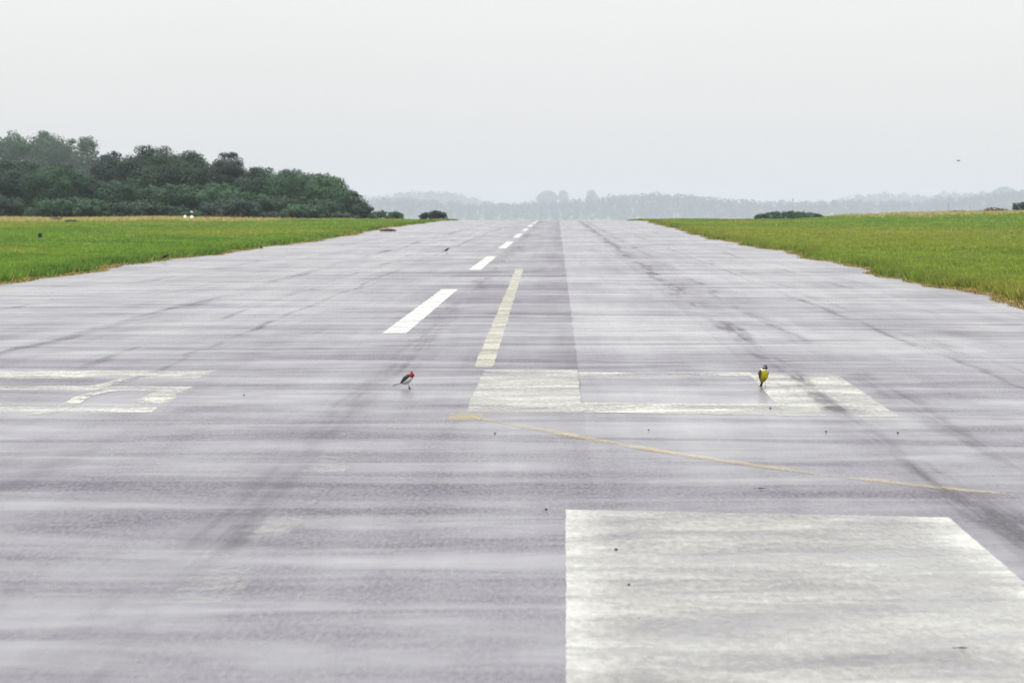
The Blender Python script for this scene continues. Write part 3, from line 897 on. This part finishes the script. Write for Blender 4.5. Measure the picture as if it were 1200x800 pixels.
# thin posts on the right-hand bank
for px, top, lab in ((1110, 238, 'thin faint post standing on the skyline left of the dry brown bush'), (1135.5, 243, 'short thin post at the right end of the dry brown bush')):
    p = onground(px, 376); zt = CAM_H - (top - 240) / FPX * 376 - p.z
    r_ = empty('wooden_post', p)
    MB().tube([(0, 0, -.3), (.01, 0, zt * .6), (.0, 0, zt)], [.03, .026, .022], 8).build('shaft', M_LOG, r_)
    MB().tube([(-.07, 0, zt * .9), (.07, 0, zt * .9)], .018, 6).build('crosspiece', M_LOG, r_)
    tag(r_, lab, 'post', 'posts on the right bank')
# clump of dead grass at the left asphalt edge
cp = gnd(455, 271)
n = 900
a_ = rng.uniform(0, 2 * np.pi, n); rr_ = np.sqrt(rng.random(n))
cx = cp.x + np.cos(a_) * rr_ * .42; cy = cp.y + np.sin(a_) * rr_ * 1.5
CB = np.array((.13, .055, .03)) * rng.uniform(.6, 1.3, (n, 1))
o = grass('dead_grass_clump', cx, cy, .08 + .16 * rng.random(n) * (1 - rr_ * .6), np.full(n, .05), CB, 'reddish brown clump of dead grass on the far left asphalt edge', 'dead grass', 4, on_asphalt=True)

# ------------------------------------------------------------------ litter on the asphalt
def pebble(name, me_seed, r, loc, label, mat, flat=.65):
    g = random.Random(me_seed)
    v, f = ell((0, 0, r * flat * .6), (r, r * g.uniform(.7, 1), r * flat), None, 10, 7)
    v = [q * (1 + g.uniform(-.12, .12)) for q in v]
    mb = MB(); mb.v = v; mb.f = f
    o = mb.build(name, mat, None, loc, True); o.rotation_euler = (0, 0, g.uniform(0, 6))
    return tag(o, label, 'pebble' if name == 'pebble' else 'leaf', 'pebbles scattered on the wet runway' if name == 'pebble' else None)
PB = [(640, 598.5, 2.0, 'dark pebble on grey asphalt just left of the large white block corner'),
      (722, 645.5, 2.2, 'upper of two dark pebbles on the large white block'),
      (737, 687, 1.9, 'lower of two dark pebbles on the large white block'),
      (968, 507, 1.5, 'flat dark pebble between the yellow line and the right white block'),
      (1052, 508.5, 1.7, 'dark pebble just below the right corner of the right white block'),
      (903, 479.5, 1.4, 'pebble in the white block below the yellow breasted bird'),
      (580, 509, 1.4, 'pebble just below the start of the yellow line'),
      (760, 505, 1.3, 'pebble above the yellow line under the middle white bar'),
      (286, 464, 1.3, 'pebble right of the left worn white outline')]
for i, (px, py, rp, lab) in enumerate(PB):
    p = gnd(px, py); pebble('pebble', i, rp * p.y / FPX, (p.x, p.y, .006), lab, M_PEB)
def dead_leaf(px, py, ln, rz, lab):
    p = gnd(px, py); V, F = [], []
    prof_ = (0, .45, .8, 1, .95, .7, .35, 0)
    for i, q in enumerate(prof_):
        x = (i / 7 - .5) * ln
        for s in (-1, 0, 1): V.append(Vector((x, s * q * ln * .25, .004 + .10 * ln * abs(s) * q + .06 * ln * (i / 7 - .5) ** 2 * 4)))
    for i in range(7):
        for k in range(2): F.append((i * 3 + k, i * 3 + k + 1, i * 3 + k + 4, i * 3 + k + 3))
    r_ = empty('dead_leaf', (p.x, p.y, .006), rz)
    mb = MB(); mb.v = V; mb.f = F; mb.build('blade', M_LEAFDRY, r_).modifiers.new('t', 'SOLIDIFY').thickness = .0015
    MB().tube([(-ln * .5, 0, .007), (-ln * .85, .01, .006)], .0016, 6).build('stalk', M_LEAFDRY, r_)
    tag(r_, lab, 'leaf')
dead_leaf(892, 574.5, .055, .1, 'curled dark dead leaf on asphalt below the yellow line')
dead_leaf(1128, 762.5, .045, .05, 'thin brown dead leaf on the large white block near the lower right corner')

# ------------------------------------------------------------------ mist
nt = NT('mist')
pv = nt.n('ShaderNodeVolumePrincipled')
pv.inputs['Color'].default_value = (.66, .71, .84, 1)
pv.inputs['Density'].default_value = .00013
pv.inputs['Anisotropy'].default_value = 0.0
nt.l(pv.outputs[0], nt.out.inputs['Volume'])
hz = MB().box((0, 6200, 5.5), (9000, 13400, 111)).build('haze', nt.m)
tag(hz, kind='stuff', label='thin pale mist filling the air over the airfield', cat='mist')
